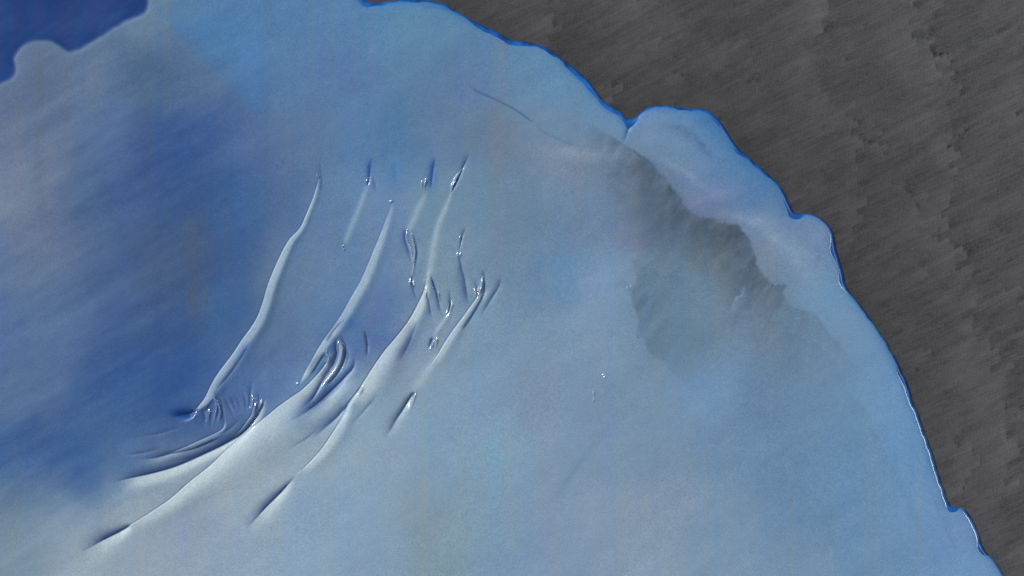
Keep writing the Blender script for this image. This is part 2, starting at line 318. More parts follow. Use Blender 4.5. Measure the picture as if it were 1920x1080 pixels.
npart = 0
for kind, pts, pale, blue, wet, part, groove in ST:
    P = catmull(pts, 2.0)
    wmax = max(P[:, 3].max(), P[:, 4].max())
    reach = (2.6 * wmax + 4) if kind != 'fold' else (P[:, 3].max() + 2.6 * P[:, 4].max() + 5)
    r = near(P, reach)
    if r is None: continue
    sl, D, sg, (h, wl, wr) = r
    sel = D < 1e8
    d = D * np.where(sg < 0, -1, 1)
    wl = np.maximum(wl, .8); wr = np.maximum(wr, .8); D = np.minimum(D, 1e3); d = np.clip(d, -1e3, 1e3)
    xs, ys = X[sl], Y[sl]
    # distance past the stroke's two ends so that ends close round
    if kind == 'ridge':
        u = np.where(d < 0, -d / wl, d / wr)
        g = np.exp(-u * u)
        z = h * g * (1.0 if wet >= .8 else .62); pg = g; bgm = 0 * g; wg = np.exp(-(u / 1.5) ** 2); pm = u < 1.5
    elif kind == 'valley':
        wl = wl * 1.3
        u = np.where(d < 0, -d / wl, d / wr)
        g = np.where(d < 0, np.exp(-u ** 1.35), np.exp(-u ** 1.12))
        z = -1.0 * h * g
        if groove: z = z - groove * np.exp(-(d / 1.2) ** 2) * np.clip(h / 2.5, 0, 1)
        bgm = np.where(d < 0, np.exp(-(u / .85) ** 1.4), np.exp(-(d / 1.3) ** 2)) * np.clip(h / (0.6 * max(1, P[:, 2].max())), 0, 1)  # bare blue plus painted shade, mostly on the wall turned from the key
        pg = np.where(d > 0, sstep(0, 2.0, d) * np.exp(-(np.clip(u - .7, 0, None) / .75) ** 2), 0) * np.clip(h / (0.5 * max(1, P[:, 2].max())), 0, 1); wg = 0 * g; pm = u < 1.3  # pale tint adds painted light to the wall facing the key
    else:
        dm = np.clip(d, 0, None)
        q_ = np.clip(dm / wl, 0, 1); up = q_ * (1.30 - .30 * q_ ** 3)
        dn = np.exp(-(np.clip(dm - wl, 0, None) / (1.25 * wr)) ** 2)
        g = np.where(d > 0, up * dn, 0)
        z = (.46 + .16 * np.clip((wl - 14) / 12, 0, 1)) * h * g
        if groove: z = z - .8 * groove * np.exp(-(d / 1.15) ** 2) * np.clip(h / 2.5, 0, 1)
        hh = np.clip(h / (0.45 * P[:, 2].max()), 0, 1)
        tt = np.clip((wl - 14) / 12, 0, 1)      # wide folds: only the strip next to the crease is pale
        pg = np.where(d > 0, sstep(0, 1.5, d) * np.exp(-(np.clip(d - (.75 - .6 * tt) * wl, 0, None) / (.5 * wr + (.1 + .5 * tt) * wl)) ** 2), 0) * hh  # thicker pale skin, with the band's lit look painted into it
        bgm = 0 * g
        wg = 0 * g; pm = (d > -1.5) & (d < wl + .9 * wr)
    z = np.where(sel, z, 0)
    Z[sl] += z
    if kind == 'fold' and P[:, 3].max() > 22: pale = pale * 1.25
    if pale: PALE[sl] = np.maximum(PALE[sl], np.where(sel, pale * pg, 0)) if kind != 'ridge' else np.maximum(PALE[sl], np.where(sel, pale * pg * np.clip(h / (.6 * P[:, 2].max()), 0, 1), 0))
    if blue: BLUE[sl] = np.maximum(BLUE[sl], np.where(sel, blue * bgm, 0))
    if wet: WET[sl] = np.maximum(WET[sl], np.where(sel, wet * wg, 0))
    if part:
        npart += 1
        m = sel & pm & (h > 0.12 * P[:, 2].max())
        PART[sl][m] = npart
print('wrinkle parts', npart)
PALE = np.clip(PALE, 0, 1)

# the film's own thickness: rounded rim, sunk deep-blue patch, slow undulation
NOTCH = [(1181,232,9,9),(1492,404,9,9),(1562,468,4.5,10),(1566,480,3,9),(1581,525,3.5,12),(1697,708,3.5,16),(1704,735,2,12),(1785,953,5,8),(1812,962,2,10),(1842,1028,8,11),
         (960,74,3,30),(915,52,3.2,28),(1085,140,2.6,26),(1110,168,2.6,22),(1145,200,2.2,18),(690,6,3,10),(1345,228,1.2,18),(1390,286,2.4,14),(1480,384,2.6,14),(1650,628,-1,40)]
inset = 2.6 + 0.8 * vnoise(X, Y, 16, 16, 0, 41)
inset = inset - 1.2 * sstep(700, 780, Y) * sstep(1680, 1700, X)
for x, y, a, r in NOTCH:
    inset = inset + a * np.exp(-(((X - x) ** 2 + (Y - y) ** 2) / r ** 2))
DI = DO - inset
ZB = np.where(DI > 0, 4.8 + 4.2 * (1 - np.exp(-np.clip(DI, 0, None) / 5.5)), 4.8 + 2.2 * DI)
# gentle lip just inside the rim
lip = (sstep(690, 720, Y) * (1 - sstep(945, 952, Y)) + sstep(955, 962, Y) * (1 - sstep(1030, 1042, Y)) + np.exp(-((Y - 462) / 16) ** 2) + .7 * np.exp(-((Y - 532) / 14) ** 2)) * (X > 1540)
ZR = np.where(DO > 0, 7.0 * np.sqrt(np.clip(1 - (1 - np.clip(DO / 9.0, 0, 1)) ** 2, 0, 1)), 1.6 * DO)   # the blue under-layer
WET = np.maximum(WET, np.clip(lip * 1.6, 0, 1) * np.exp(-((DI - 2.5) / 3.5) ** 4))
Z = Z * sstep(0, 6, DI)
ptc = sstep(-9, 7, DP)
Z += ZB - 1.6 * ptc
Z += (0.9 * fbm(X, Y, 120, 60, -32, 3, 2) + 0.10 * fbm(X, Y, 14, 9, -30, 4, 2)) * sstep(0, 30, DI)

# ------------------------------------------------------------ pigment of the film
CP = """300 40 88 120 160;400 40 80 124 172;455 60 78 124 174;520 40 82 124 172;640 40 88 128 175;740 40 88 142 198;840 40 95 142 192;770 100 92 134 184;
20 175 84 106 148;60 120 80 106 148;160 140 84 112 155;280 140 66 98 145;380 140 78 108 150;520 140 80 120 170;640 140 88 122 170;880 140 95 132 180;1000 140 100 145 195;1080 200 98 148 205;1060 150 95 145 205;940 90 95 140 190;
20 260 92 112 150;100 260 82 110 155;200 250 72 103 158;300 285 50 84 147;400 250 62 96 155;350 300 54 88 148;480 260 78 108 158;560 260 84 118 160;680 260 86 124 172;740 270 80 128 180;820 260 95 132 175;920 260 105 132 162;1020 245 112 142 178;1120 240 104 150 205;1070 295 124 146 170;1160 285 108 145 190;
20 350 112 127 160;70 340 100 120 160;150 380 66 98 150;260 380 56 90 150;350 380 52 86 142;450 380 60 98 155;540 380 76 108 155;620 390 94 124 164;720 380 102 132 172;820 380 110 138 165;900 380 108 135 162;980 380 108 132 158;1080 380 112 138 170;1180 350 106 128 152;1130 440 108 128 160;1070 440 110 128 155;
20 500 95 118 160;100 450 88 108 152;100 540 78 108 158;200 500 66 96 150;280 470 62 90 142;360 470 62 90 138;440 500 62 96 150;540 520 90 118 156;600 480 96 126 164;640 540 100 130 168;740 500 100 128 165;820 500 116 142 165;900 480 113 138 165;960 500 110 132 157;1040 495 98 138 178;1000 540 100 130 165;1100 520 116 148 188;1160 510 128 154 185;
20 620 85 115 165;120 620 74 106 160;220 620 58 92 150;320 620 52 86 145;420 600 58 96 150;360 700 44 84 155;520 640 86 114 158;620 590 90 122 166;700 640 76 106 160;700 580 90 118 162;760 700 130 155 178;800 620 122 147 176;900 620 118 145 172;1000 620 118 145 170;1100 620 120 148 175;1180 620 124 152 182;
20 740 85 115 160;100 740 72 104 158;200 740 52 90 155;300 740 46 84 152;400 760 72 105 158;340 790 44 82 150;500 740 82 112 162;460 690 80 110 160;600 750 115 142 175;700 760 135 162 182;800 740 128 155 178;900 740 125 152 180;1000 740 118 145 175;1100 740 112 142 178;
20 860 66 98 152;80 840 54 88 150;130 860 48 84 150;200 820 58 94 150;300 800 54 90 148;180 900 82 112 158;80 930 98 122 155;260 860 80 112 162;340 890 138 158 172;440 880 160 178 188;400 790 66 98 152;540 830 150 172 184;640 860 140 165 182;740 860 135 158 180;840 860 125 155 182;940 860 125 158 180;1040 860 118 148 182;1140 860 115 145 180;
10 940 98 118 148;20 1000 112 134 158;120 980 132 154 178;240 950 146 166 180;360 980 138 158 186;480 940 145 167 183;600 960 132 158 185;700 960 130 158 185;800 950 130 150 162;850 930 126 148 168;900 980 125 152 168;1000 960 118 148 182;1120 980 122 152 182;
40 1060 122 144 166;160 1070 142 162 182;300 1060 140 160 186;440 1060 142 163 182;560 1060 135 162 185;700 1060 130 155 180;820 1060 126 149 160;940 1060 122 148 172;1060 1060 120 150 185;1200 1060 126 156 186;
1240 250 112 150 205;1330 250 92 145 210;1300 300 116 150 192;1300 350 112 145 190;1400 330 88 148 215;1230 340 90 114 144;1250 400 86 108 136;1350 385 118 140 190;1410 385 105 148 205;1440 420 126 153 190;1430 440 130 153 180;1500 430 110 146 200;1500 480 118 152 195;1540 560 108 158 215;1530 450 105 140 200;1350 450 98 116 132;1420 520 100 126 152;1460 500 118 150 185;
1230 500 104 132 160;1300 530 108 137 165;1210 590 112 142 170;1250 620 100 130 152;1300 640 102 132 155;1380 600 112 142 170;1480 640 106 136 162;1560 650 112 150 190;1620 660 110 156 210;1550 600 112 158 208;
1200 740 112 142 172;1320 720 112 150 195;1440 740 102 135 168;1560 740 105 140 172;1660 730 110 152 205;1240 860 112 142 172;1360 860 108 142 175;1480 860 104 138 172;1600 860 105 142 180;1700 830 105 150 205;1200 960 126 152 178;1280 940 122 148 178;
1360 980 112 145 178;1500 980 105 140 172;1620 980 105 142 182;1720 960 108 148 198;1800 1000 108 142 200;1360 1060 118 150 182;1500 1060 110 145 180;1650 1060 108 145 185;1820 1065 110 152 208"""
CP += ';1400 345 64 116 176;1425 372 70 120 180;1345 225 50 110 178;1455 395 80 126 182;1380 300 88 136 190;1330 372 102 120 176'
cps = np.array([[float(v) for v in q.split()] for q in CP.replace('\n', '').split(';')])
cps[:, 4] = np.where(cps[:, 4] > 172, 172 + .5 * (cps[:, 4] - 172), cps[:, 4]); cps[:, 3] = np.where(cps[:, 3] > 138, 138 + .8 * (cps[:, 3] - 138), cps[:, 3])
_e = cps[:, 1] < .95 * (cps[:, 0] - 450); cps[_e, 2] -= 5; cps[_e, 3] -= 3
cps[:, 2] += 3; cps[:, 3] += 1; cps[:, 4] -= 5
_b = (cps[:, 0] > 430) & (cps[:, 1] > 700) & (cps[:, 0] < 960); cps[_b] += (0, 0, -6, 2, 10); _b = (cps[:, 0] > 960) & (cps[:, 1] > 560); cps[_b] += (0, 0, 0, 0, 3)
_b = (cps[:, 0] > 580) & (cps[:, 0] < 1180) & (cps[:, 1] > 330) & (cps[:, 1] < 700); cps[_b] += (0, 0, -4, 1, 6)
_b = (cps[:, 0] > 680) & (cps[:, 1] < 300) | (cps[:, 0] > 1300) & (cps[:, 1] < 700); cps[_b] += (0, 0, -1, -6, -8)
_l = cps[:, 0] < 345; cps[_l, 2] += 4; cps[_l, 3] += 3; cps[_l, 4] -= 1
_l = (cps[:, 0] < 430) & (cps[:, 1] > 840); cps[_l, 2] -= 7; cps[_l, 3] -= 1; cps[_l, 4] += 6
_l = (cps[:, 0] < 60) & (cps[:, 1] > 400) & (cps[:, 1] < 900); cps[_l] += (0, 0, -10, -7, -3)
# warp the look-up a little so that blotches are uneven
WX = X + 16 * fbm(X, Y, 60, 60, 0, 11, 3); WY = Y + 16 * fbm(X, Y, 60, 60, 0, 12, 3)
acc = np.zeros(X.shape + (3,)); wsum = np.full(X.shape, 1e-12)
for px, py, r, g, b in cps:
    d2 = (WX - px) ** 2 + (WY - py) ** 2
    w = np.exp(-d2 / (2 * 42.0 ** 2)) + 1e-3 * np.exp(-d2 / (2 * 110.0 ** 2)) + 1e-7 / (1 + d2 / 1e5)
    acc += w[..., None] * np.array([r, g, b]); wsum += w
C = acc / wsum[..., None]
del acc

def mixc(C, m, c):
    m = np.clip(m, 0, 1)[..., None]
    return C * (1 - m) + np.asarray(c, float) * m

# bright blue wedge left of the centre top
def seg_side(x0, y0, x1, y1):
    return ((x1 - x0) * (Y - y0) - (y1 - y0) * (X - x0)) / math.hypot(x1 - x0, y1 - y0)
wob = 5 * fbm(X, Y, 22, 22, 0, 21, 2)
m = sstep(-3, 5, -seg_side(318, 48, 492, 226) + wob * .6) * sstep(-3, 14, 512 - X + .3 * wob) * sstep(-20, 60, Y) * (1 - sstep(205, 235, Y))
C = mixc(C, .22 * m * (1 - .6 * sstep(60, 140, -seg_side(318, 48, 492, 226))), (50, 116, 188))
# grey damp-looking stains with one crisp border
def stain(pts, color, fall, soft, flip=1, k=1.0):
    global C
    P = catmull(pts, 4.0)
    r = near(P, fall * 2.2)
    sl, D, sg, (h,) = r
    sel = D < 1e8; D = np.where(sel, D, 1e3)
    d = D * sg * flip + 7.0 * fbm(X[sl], Y[sl], 26, 26, 0, 51, 4) + 3.0 * fbm(X[sl], Y[sl], 7, 4, 60, 52, 2)
    mm = sstep(-soft * .4, soft, d) * np.exp(-(np.clip(d, 0, None) / fall) ** 2) * h * k
    mm = mm * np.clip(.85 + .75 * fbm(X[sl], Y[sl], 34, 15, -55, 53, 4), .15, 1.15); sub = C[sl]; C[sl] = mixc(sub, np.where(sel, mm, 0), color)
stain([(1186,281,.55),(1215,300,.6),(1245,330,.65),(1270,358,.75),(1284,385,.7),(1300,400,.7),(1340,408,.85),(1385,425,.85),(1405,450,.8),(1420,480,.75),(1430,510,.65),(1450,530,.5),(1474,535,.55),
       (1470,550,.4),(1490,572,.28),(1530,590,.26),(1550,615,.2),(1580,650,.14),(1610,690,0)], (74, 90, 108), 70, 5.5, -1, 1.12)
stain([(1204,470,.2),(1185,497,.45),(1190,520,.5),(1178,545,.55),(1182,565,.6),(1190,592,.55),(1192,622,.5),(1212,652,.45),(1245,684,.2)], (84, 110, 136), 84, 7, 1, 1.1)
stain([(1150,545,.3),(1165,540,.6),(1178,552,.4)], (95, 120, 148), 14, 8, 1)
stain([(1250,232,.2),(1270,236,.7),(1292,246,.9),(1312,262,.9),(1326,280,.4)], (78, 104, 144), 13, 5, -1)
stain([(1225,300,.2),(1260,320,.5),(1300,345,.5),(1340,372,.2)], (138, 160, 190), 14, 12, 1)
stain([(1500,430,.2),(1530,455,.5),(1545,480,.3)], (96, 118, 158), 22, 14, -1)
stain([(1325,398,0),(1370,392,.5),(1420,408,.8),(1465,440,.7),(1500,478,.5),(1530,520,.15)], (142, 162, 186), 20, 16, -1)
stain([(1210,215,0),(1240,212,.3),(1290,222,.4),(1330,245,.5),(1365,290,.5),(1400,330,.5),(1440,372,.4),(1470,400,0)], (56, 112, 176), 17, 14, 1, .7)
stain([(1290,390,.3),(1330,380,.6),(1375,372,.6),(1410,352,.2)], (124, 132, 176), 12, 10, 1)
stain([(1530,640,0),(1570,690,.4),(1620,770,.45),(1670,860,.4),(1720,960,.3),(1760,1050,.2)], (96, 132, 162), 16, 8, -1)
stain([(1395,530,0),(1385,548,.7),(1370,575,.7),(1366,585,0)], (125, 158, 195), 8, 4, 1)
stain([(1280,400,0),(1310,385,.3),(1350,372,.4),(1400,350,0)], (128, 140, 190), 22, 12, 1)
# fine dark hair cracks
def crack(pts, color, w, k):
    global C
    sl, D, sg, (h,) = near(catmull(pts, 3.0), w * 4)
    D = np.where(D < 1e8, D, 1e3)
    C[sl] = mixc(C[sl], k * h * np.exp(-(D / w) ** 2), color)
crack([(878,160,.2),(895,172,.8),(925,185,1),(955,200,1),(975,212,1),(988,222,1),(1000,229,.3)], (62, 92, 140), 1.7, .75)
crack([(1005,234,.2),(1022,250,.5),(1045,260,.6),(1068,270,.5),(1090,276,0)], (75, 105, 145), 1.8, .6)
crack([(1188,284,1),(1198,292,1),(1212,300,.6),(1230,312,.2)], (62, 84, 108), 3.0, .7)
crack([(785,8,.3),(800,14,.8),(820,15,.5),(840,20,.2)], (60, 95, 150), 2.0, .6)
crack([(1255,236,.2),(1280,238,.7),(1300,250,.7),(1322,272,.2)], (80, 110, 150), 2.5, .6)
crack([(1690,790,.3),(1712,840,.5),(1735,900,.5),(1765,970,.5),(1790,1030,.3)], (92, 125, 170), 2.5, .4)
crack([(1140,800,.1),(1100,850,.5),(1060,905,.7),(1040,940,.3)], (98, 128, 158), 7, .5)
# faint vertical stains of the wooden ground showing through
vert = fbm(X, Y, 16, 420, 0, 61, 2)
C = C + (3.2 * vert)[..., None] * np.array([1.0, .2, -.9])
for x, w, y0, y1, k in [(75, 14, 60, 420, .20), (130, 12, 120, 300, .10), (366, 17, 405, 620, .50), (288, 24, 420, 600, .22), (940, 18, 60, 480, .22), (1082, 14, 140, 480, .16), (1180, 14, 280, 560, .16), (800, 26, 880, 1090, .10), (500, 12, 0, 320, .14), (352, 9, 400, 520, .3)]:
    mk = np.exp(-((X - x + 3 * vnoise(X, Y, 20, 50, 0, 62)) / w) ** 2) * sstep(y0 - 25, y0 + 40, Y) * (1 - sstep(y1 - 60, y1 + 25, Y)) * (.75 + .4 * vnoise(X, Y, 9, 60, 0, 63))
    C = mixc(C, k * mk, (86, 94, 112) if x < 600 and x > 20 else (128, 124, 132))
# streaky drift of the pigment
drift = fbm(X, Y, 130, 24, -30, 71, 3)
left = 1 - sstep(420, 640, X + .25 * Y)
C = C + (drift * (2.5 + 7 * left))[..., None] * np.array([.9, .85, .5])
C = C + (2.2 * fbm(X, Y, 26, 26, 0, 72, 3))[..., None] * np.array([1, .9, .8])
# cloud-edge blue towards the rim
rv = np.clip(.55 + .5 * fbm(X, Y, 70, 70, 0, 91, 2), .15, 1)
C = mixc(C, .75 * rv * np.exp(-(np.clip(DI - .5, 0, None) / 5.5) ** 1.2) * (DI > -30), (22, 92, 170))
C = mixc(C, .30 * rv * np.exp(-(np.clip(DI - .5, 0, None) / 18)) * (DI > -30), (62, 116, 176))
# pale worked skin, blue showing through creases, plus painted light and shade of folds
for x, y, rx, ry, an, cc, k in [(345,776,22,7,8,(16,66,148),.95), (655,602,15,11,60,(52,104,172),.55), (457,662,9,22,25,(38,76,152),.5), (588,748,34,8,-48,(44,92,166),.55), (628,722,34,6,-48,(44,92,166),.5),
        (1045,495,52,11,-6,(92,140,184),.25), (705,640,26,26,0,(76,106,164),.35), (600,690,16,6,-55,(40,74,146),.4), (868,540,9,34,-10,(80,104,158),.35), (766,645,12,26,30,(74,96,146),.45), (740,322,14,34,0,(78,128,186),.4), (813,330,8,24,0,(56,104,172),.5), (695,315,7,20,0,(56,104,172),.5),
        (438,752,60,30,-30,(72,102,158),.25), (610,640,30,20,-50,(76,112,166),.3), (1170,450,26,18,20,(112,116,146),.35), (1120,525,45,22,-20,(126,152,190),.4), (1150,290,40,16,5,(128,150,176),.35), (1490,470,50,20,30,(128,156,186),.4), (1310,720,60,40,-40,(112,148,188),.3), (1430,415,40,14,20,(136,158,184),.4), (1205,455,14,22,30,(110,108,136),.35), (1075,288,50,12,6,(142,158,176),.45), (1215,260,18,10,0,(120,150,190),.3)]:
    a_ = math.radians(an); U_ = (X - x) * math.cos(a_) + (Y - y) * math.sin(a_); V_ = -(X - x) * math.sin(a_) + (Y - y) * math.cos(a_)
    C = mixc(C, k * np.exp(-(U_ / rx) ** 2 - (V_ / ry) ** 2), cc)
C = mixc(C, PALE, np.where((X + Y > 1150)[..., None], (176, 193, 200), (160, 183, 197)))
bluec = np.where((sstep(700, 900, Y + .3 * X))[..., None] > 0.5, np.array([36., 58., 112.]), np.array([28., 66., 142.]))  # lower creases take a darker, greyer blue for their painted shade
mB = np.clip(BLUE, 0, 1)[..., None]
C = C * (1 - mB) + bluec * mB
# dark blue patch, top left, where the pale skin is missing
pm_ = sstep(-4.5, 4.5, DP + 1.2 * vnoise(X, Y, 12, 12, 0, 81))
pc = np.array([42., 70., 128.]) + (8 * fbm(X, Y, 60, 26, -30, 82, 3))[..., None] * np.array([1., 1., 1.]) + (5 * vert)[..., None] * np.array([1., -.2, -.6])
pc = pc - (12 * np.exp(-(np.clip(DP, 0, None) / 12) ** 1.0))[..., None] * np.array([1.0, .3, 0])
C = mixc(C, .22 * np.exp(-((DP + 8) / 9) ** 2), (98, 124, 160))
C = C * (1 - pm_[..., None]) + pc * pm_[..., None]
g_ = C @ np.array([.25, .6, .15]); C = C * .92 + .08 * g_[..., None]
C = np.clip(C, 6, 235)
GAIN = (0.925, 0.907, 0.893)      # how bright a level white surface renders under these lamps
VEIL = (0.0155, 0.0195, 0.0290)          # sheen the lamps add on a level surface
LINC = np.clip((lin(C) - np.array(VEIL)) * np.array(GAIN), 0.002, .9).astype(np.float32)

# ------------------------------------------------------------ materials
def newmat(name):
    m = bpy.data.materials.new(name); m.use_nodes = True
    nt = m.node_tree; b = nt.nodes['Principled BSDF']
    return m, nt, b
def N(nt, t, **kw):
    n = nt.nodes.new(t)
    for k, v in kw.items(): setattr(n, k, v)
    return n
def math_(nt, op, a, b=None, clamp=False):
    n = N(nt, 'ShaderNodeMath', operation=op, use_clamp=clamp)
    for i, v in enumerate((a, b)):
        if v is None: continue
        if isinstance(v, (int, float)): n.inputs[i].default_value = v
        else: nt.links.new(v, n.inputs[i])
    return n.outputs[0]

def film_material(name, rough):
    m, nt, b = newmat(name); L = nt.links
    ca = N(nt, 'ShaderNodeAttribute', attribute_name='pigment')
    we = N(nt, 'ShaderNodeAttribute', attribute_name='wet')
    tc = N(nt, 'ShaderNodeTexCoord')
    n1 = N(nt, 'ShaderNodeTexNoise'); n1.inputs['Scale'].default_value = 420; n1.inputs['Detail'].default_value = 2; n1.inputs['Roughness'].default_value = .7
    n2 = N(nt, 'ShaderNodeTexNoise'); n2.inputs['Scale'].default_value = 90; n2.inputs['Detail'].default_value = 3
    L.new(tc.outputs['Object'], n1.inputs['Vector']); L.new(tc.outputs['Object'], n2.inputs['Vector'])
    g = math_(nt, 'MULTIPLY_ADD', n1.outputs['Fac'], .85); g.node.inputs[2].default_value = .575
    g2 = math_(nt, 'MULTIPLY_ADD', n2.outputs['Fac'], .16); g2.node.inputs[2].default_value = .92
    k = math_(nt, 'MULTIPLY', g, g2)
    mx = N(nt, 'ShaderNodeVectorMath', operation='SCALE')
    L.new(ca.outputs['Color'], mx.inputs[0]); L.new(k, mx.inputs['Scale'])
    L.new(mx.outputs[0], b.inputs['Base Color'])
    r = math_(nt, 'MULTIPLY_ADD', we.outputs['Fac'], -(rough - .09)); r.node.inputs[2].default_value = rough
    L.new(r, b.inputs['Roughness'])
    b.inputs['Specular IOR Level'].default_value = .3
    L.new(math_(nt, 'MULTIPLY', we.outputs['Fac'], 1.0), b.inputs['Coat Weight']); b.inputs['Coat Roughness'].default_value = .06
    bp = N(nt, 'ShaderNodeBump'); bp.inputs['Distance'].default_value = .0006; bp.inputs['Strength'].default_value = .35
    L.new(math_(nt, 'MULTIPLY_ADD', we.outputs['Fac'], -.34), bp.inputs['Strength']); bp.inputs['Strength'].links[0].from_node.inputs[2].default_value = .34; L.new(n1.outputs['Fac'], bp.inputs['Height']); L.new(bp.outputs[0], b.inputs['Normal'])
    return m
film = film_material('pale_blue_paint_skin', .42)
patchm = film_material('deep_blue_paint', .38)

rimm, nt, b = newmat('ultramarine_wet_paint')
n = N(nt, 'ShaderNodeTexNoise'); n.inputs['Scale'].default_value = 38; n.inputs['Detail'].default_value = 4
tc = N(nt, 'ShaderNodeTexCoord'); nt.links.new(tc.outputs['Object'], n.inputs['Vector'])
cr = N(nt, 'ShaderNodeValToRGB'); cr.color_ramp.elements[0].position = .35; cr.color_ramp.elements[1].position = .65
cr.color_ramp.elements[0].color = (.003, .036, .16, 1); cr.color_ramp.elements[1].color = (.003, .105, .40, 1)
nt.links.new(n.outputs['Fac'], cr.inputs[0]); nt.links.new(cr.outputs[0], b.inputs['Base Color'])
b.inputs['Roughness'].default_value = .3

# the hatched graphite-grey board
bm_, nt, b = newmat('hatched_graphite_board'); L = nt.links
tc = N(nt, 'ShaderNodeTexCoord')
def rot_noise(ang, sx, sy, detail, rough=.6, off=0.0):
    mp = N(nt, 'ShaderNodeMapping', vector_type='TEXTURE'); mp.inputs['Rotation'].default_value = (0, 0, math.radians(ang)); mp.inputs['Scale'].default_value = (sx, sy, 1); mp.inputs['Location'].default_value = (off, off * .7, 0)
    L.new(tc.outputs['Object'], mp.inputs['Vector'])
    n = N(nt, 'ShaderNodeTexNoise'); n.inputs['Scale'].default_value = 1; n.inputs['Detail'].default_value = detail; n.inputs['Roughness'].default_value = rough
    L.new(mp.outputs[0], n.inputs['Vector']); return n.outputs['Fac'], mp.outputs[0]
def maprange(x, a, b_, c, d, smooth=False):
    n = N(nt, 'ShaderNodeMapRange'); n.interpolation_type = 'SMOOTHSTEP' if smooth else 'LINEAR'
    for i, v in enumerate((a, b_, c, d)): n.inputs[i + 1].default_value = v
    L.new(x, n.inputs[0]); return n.outputs[0]
ANG = 27
streak, _ = rot_noise(ANG, .22, .011, 4, .6)
streak2, _ = rot_noise(ANG - 3, .07, .0042, 3, .65, .3)
streak3, _ = rot_noise(ANG + 4, .16, .030, 3, .6, .7)
cloud, _ = rot_noise(0, .16, .16, 4)
cloud2, _ = rot_noise(20, .075, .06, 4, .65, 1.7)
blot, _ = rot_noise(10, .030, .020, 3, .6, .9)
grain, _ = rot_noise(0, .0026, .0026, 2, .8)
vgrain, _ = rot_noise(88, .018, .0030, 2, .7, .4)
mp = N(nt, 'ShaderNodeMapping', vector_type='TEXTURE'); mp.inputs['Rotation'].default_value = (0, 0, math.radians(ANG)); mp.inputs['Scale'].default_value = (1, 1, 1)
L.new(tc.outputs['Object'], mp.inputs['Vector'])
sx = N(nt, 'ShaderNodeSeparateXYZ'); L.new(mp.outputs[0], sx.inputs[0])
def wnoise(x, y):
    cb = N(nt, 'ShaderNodeCombineXYZ')
    for i, v_ in enumerate((x, y)):
        if isinstance(v_, (int, float)): cb.inputs[i].default_value = v_
        else: L.new(v_, cb.inputs[i])
    n = N(nt, 'ShaderNodeTexWhiteNoise', noise_dimensions='2D'); L.new(cb.outputs[0], n.inputs['Vector']); return n.outputs['Value']
wav = math_(nt, 'MULTIPLY', math_(nt, 'SUBTRACT', cloud2, .5), .010)
def passes(width, jit, pitch, shift, lean):
    """overlapping hatch passes: every pencil stroke (one pitch wide) has its own ragged end and its own tone"""
    vv = math_(nt, 'DIVIDE', math_(nt, 'ADD', sx.outputs[1], math_(nt, 'ADD', wav, math_(nt, 'MULTIPLY', math_(nt, 'SUBTRACT', grain, .5), .006))), pitch)
    row = math_(nt, 'FLOOR', vv)
    cb = N(nt, 'ShaderNodeCombineXYZ'); L.new(math_(nt, 'MULTIPLY', row, pitch * 6.0), cb.inputs[0]); L.new(math_(nt, 'MULTIPLY', sx.outputs[0], 1.2), cb.inputs[1]); cb.inputs[2].default_value = shift * 9
    n = N(nt, 'ShaderNodeTexNoise'); n.inputs['Scale'].default_value = 1; n.inputs['Detail'].default_value = 2; L.new(cb.outputs[0], n.inputs['Vector'])
    j = math_(nt, 'ADD', math_(nt, 'MULTIPLY', math_(nt, 'SUBTRACT', wnoise(row, shift * 7), .5), jit), math_(nt, 'MULTIPLY', math_(nt, 'SUBTRACT', n.outputs['Fac'], .5), .34))
    u = math_(nt, 'ADD', math_(nt, 'ADD', sx.outputs[0], j), math_(nt, 'MULTIPLY', sx.outputs[1], lean))
    u = math_(nt, 'ADD', u, math_(nt, 'MULTIPLY', math_(nt, 'SUBTRACT', grain, .5), .014))
    w = math_(nt, 'ADD', math_(nt, 'DIVIDE', u, width), 20 + shift)
    q = math_(nt, 'FRACT', w)
    st_ = math_(nt, 'SUBTRACT', wnoise(row, math_(nt, 'FLOOR', w)), .5)
    return math_(nt, 'ADD', math_(nt, 'POWER', q, 1.6), math_(nt, 'MULTIPLY', st_, .30)), math_(nt, 'POWER', math_(nt, 'SUBTRACT', 1.0, q), 7)
def addv(*xs):
    o = xs[0]
    for x in xs[1:]: o = math_(nt, 'ADD', o, x)
    return o
def mul(a, b_): return math_(nt, 'MULTIPLY', a, b_)
f1 = maprange(cloud, .40, .60, .15, 1, True); f2 = maprange(cloud2, .46, .60, 0, 1, True); f3 = maprange(blot, .42, .58, .2, 1.2, True)
b1, e1 = passes(.235, .045, .0125, .13, -.32); b2, e2 = passes(.17, .055, .0095, .57, -.22)
t1 = mul(addv(mul(b1, .24), mul(mul(e1, f3), -.40)), f1)
t2 = mul(addv(mul(b2, .20), mul(mul(e2, f3), -.42)), f2)
tone = addv(maprange(streak, .3, .7, -.10, .10), maprange(streak2, .3, .7, -.14, .14), maprange(streak3, .3, .7, -.16, .16), maprange(cloud, .3, .7, -.10, .10),
            maprange(cloud2, .3, .7, -.06, .06), maprange(grain, .25, .75, -.42, .42), maprange(vgrain, .3, .7, -.12, .12), maprange(blot, .30, .48, -.20, 0), t1, t2)
tone = math_(nt, 'MULTIPLY_ADD', tone, 1.0); tone.node.inputs[2].default_value = 0.97
rm = N(nt, 'ShaderNodeAttribute', attribute_name='stain')
base = N(nt, 'ShaderNodeMixRGB'); base.inputs[1].default_value = (.0600, .0590, .0640, 1); base.inputs[2].default_value = (.0400, .0375, .0395, 1)
L.new(rm.outputs['Fac'], base.inputs[0])
vm = N(nt, 'ShaderNodeVectorMath', operation='SCALE'); L.new(base.outputs[0], vm.inputs[0]); L.new(tone, vm.inputs['Scale'])
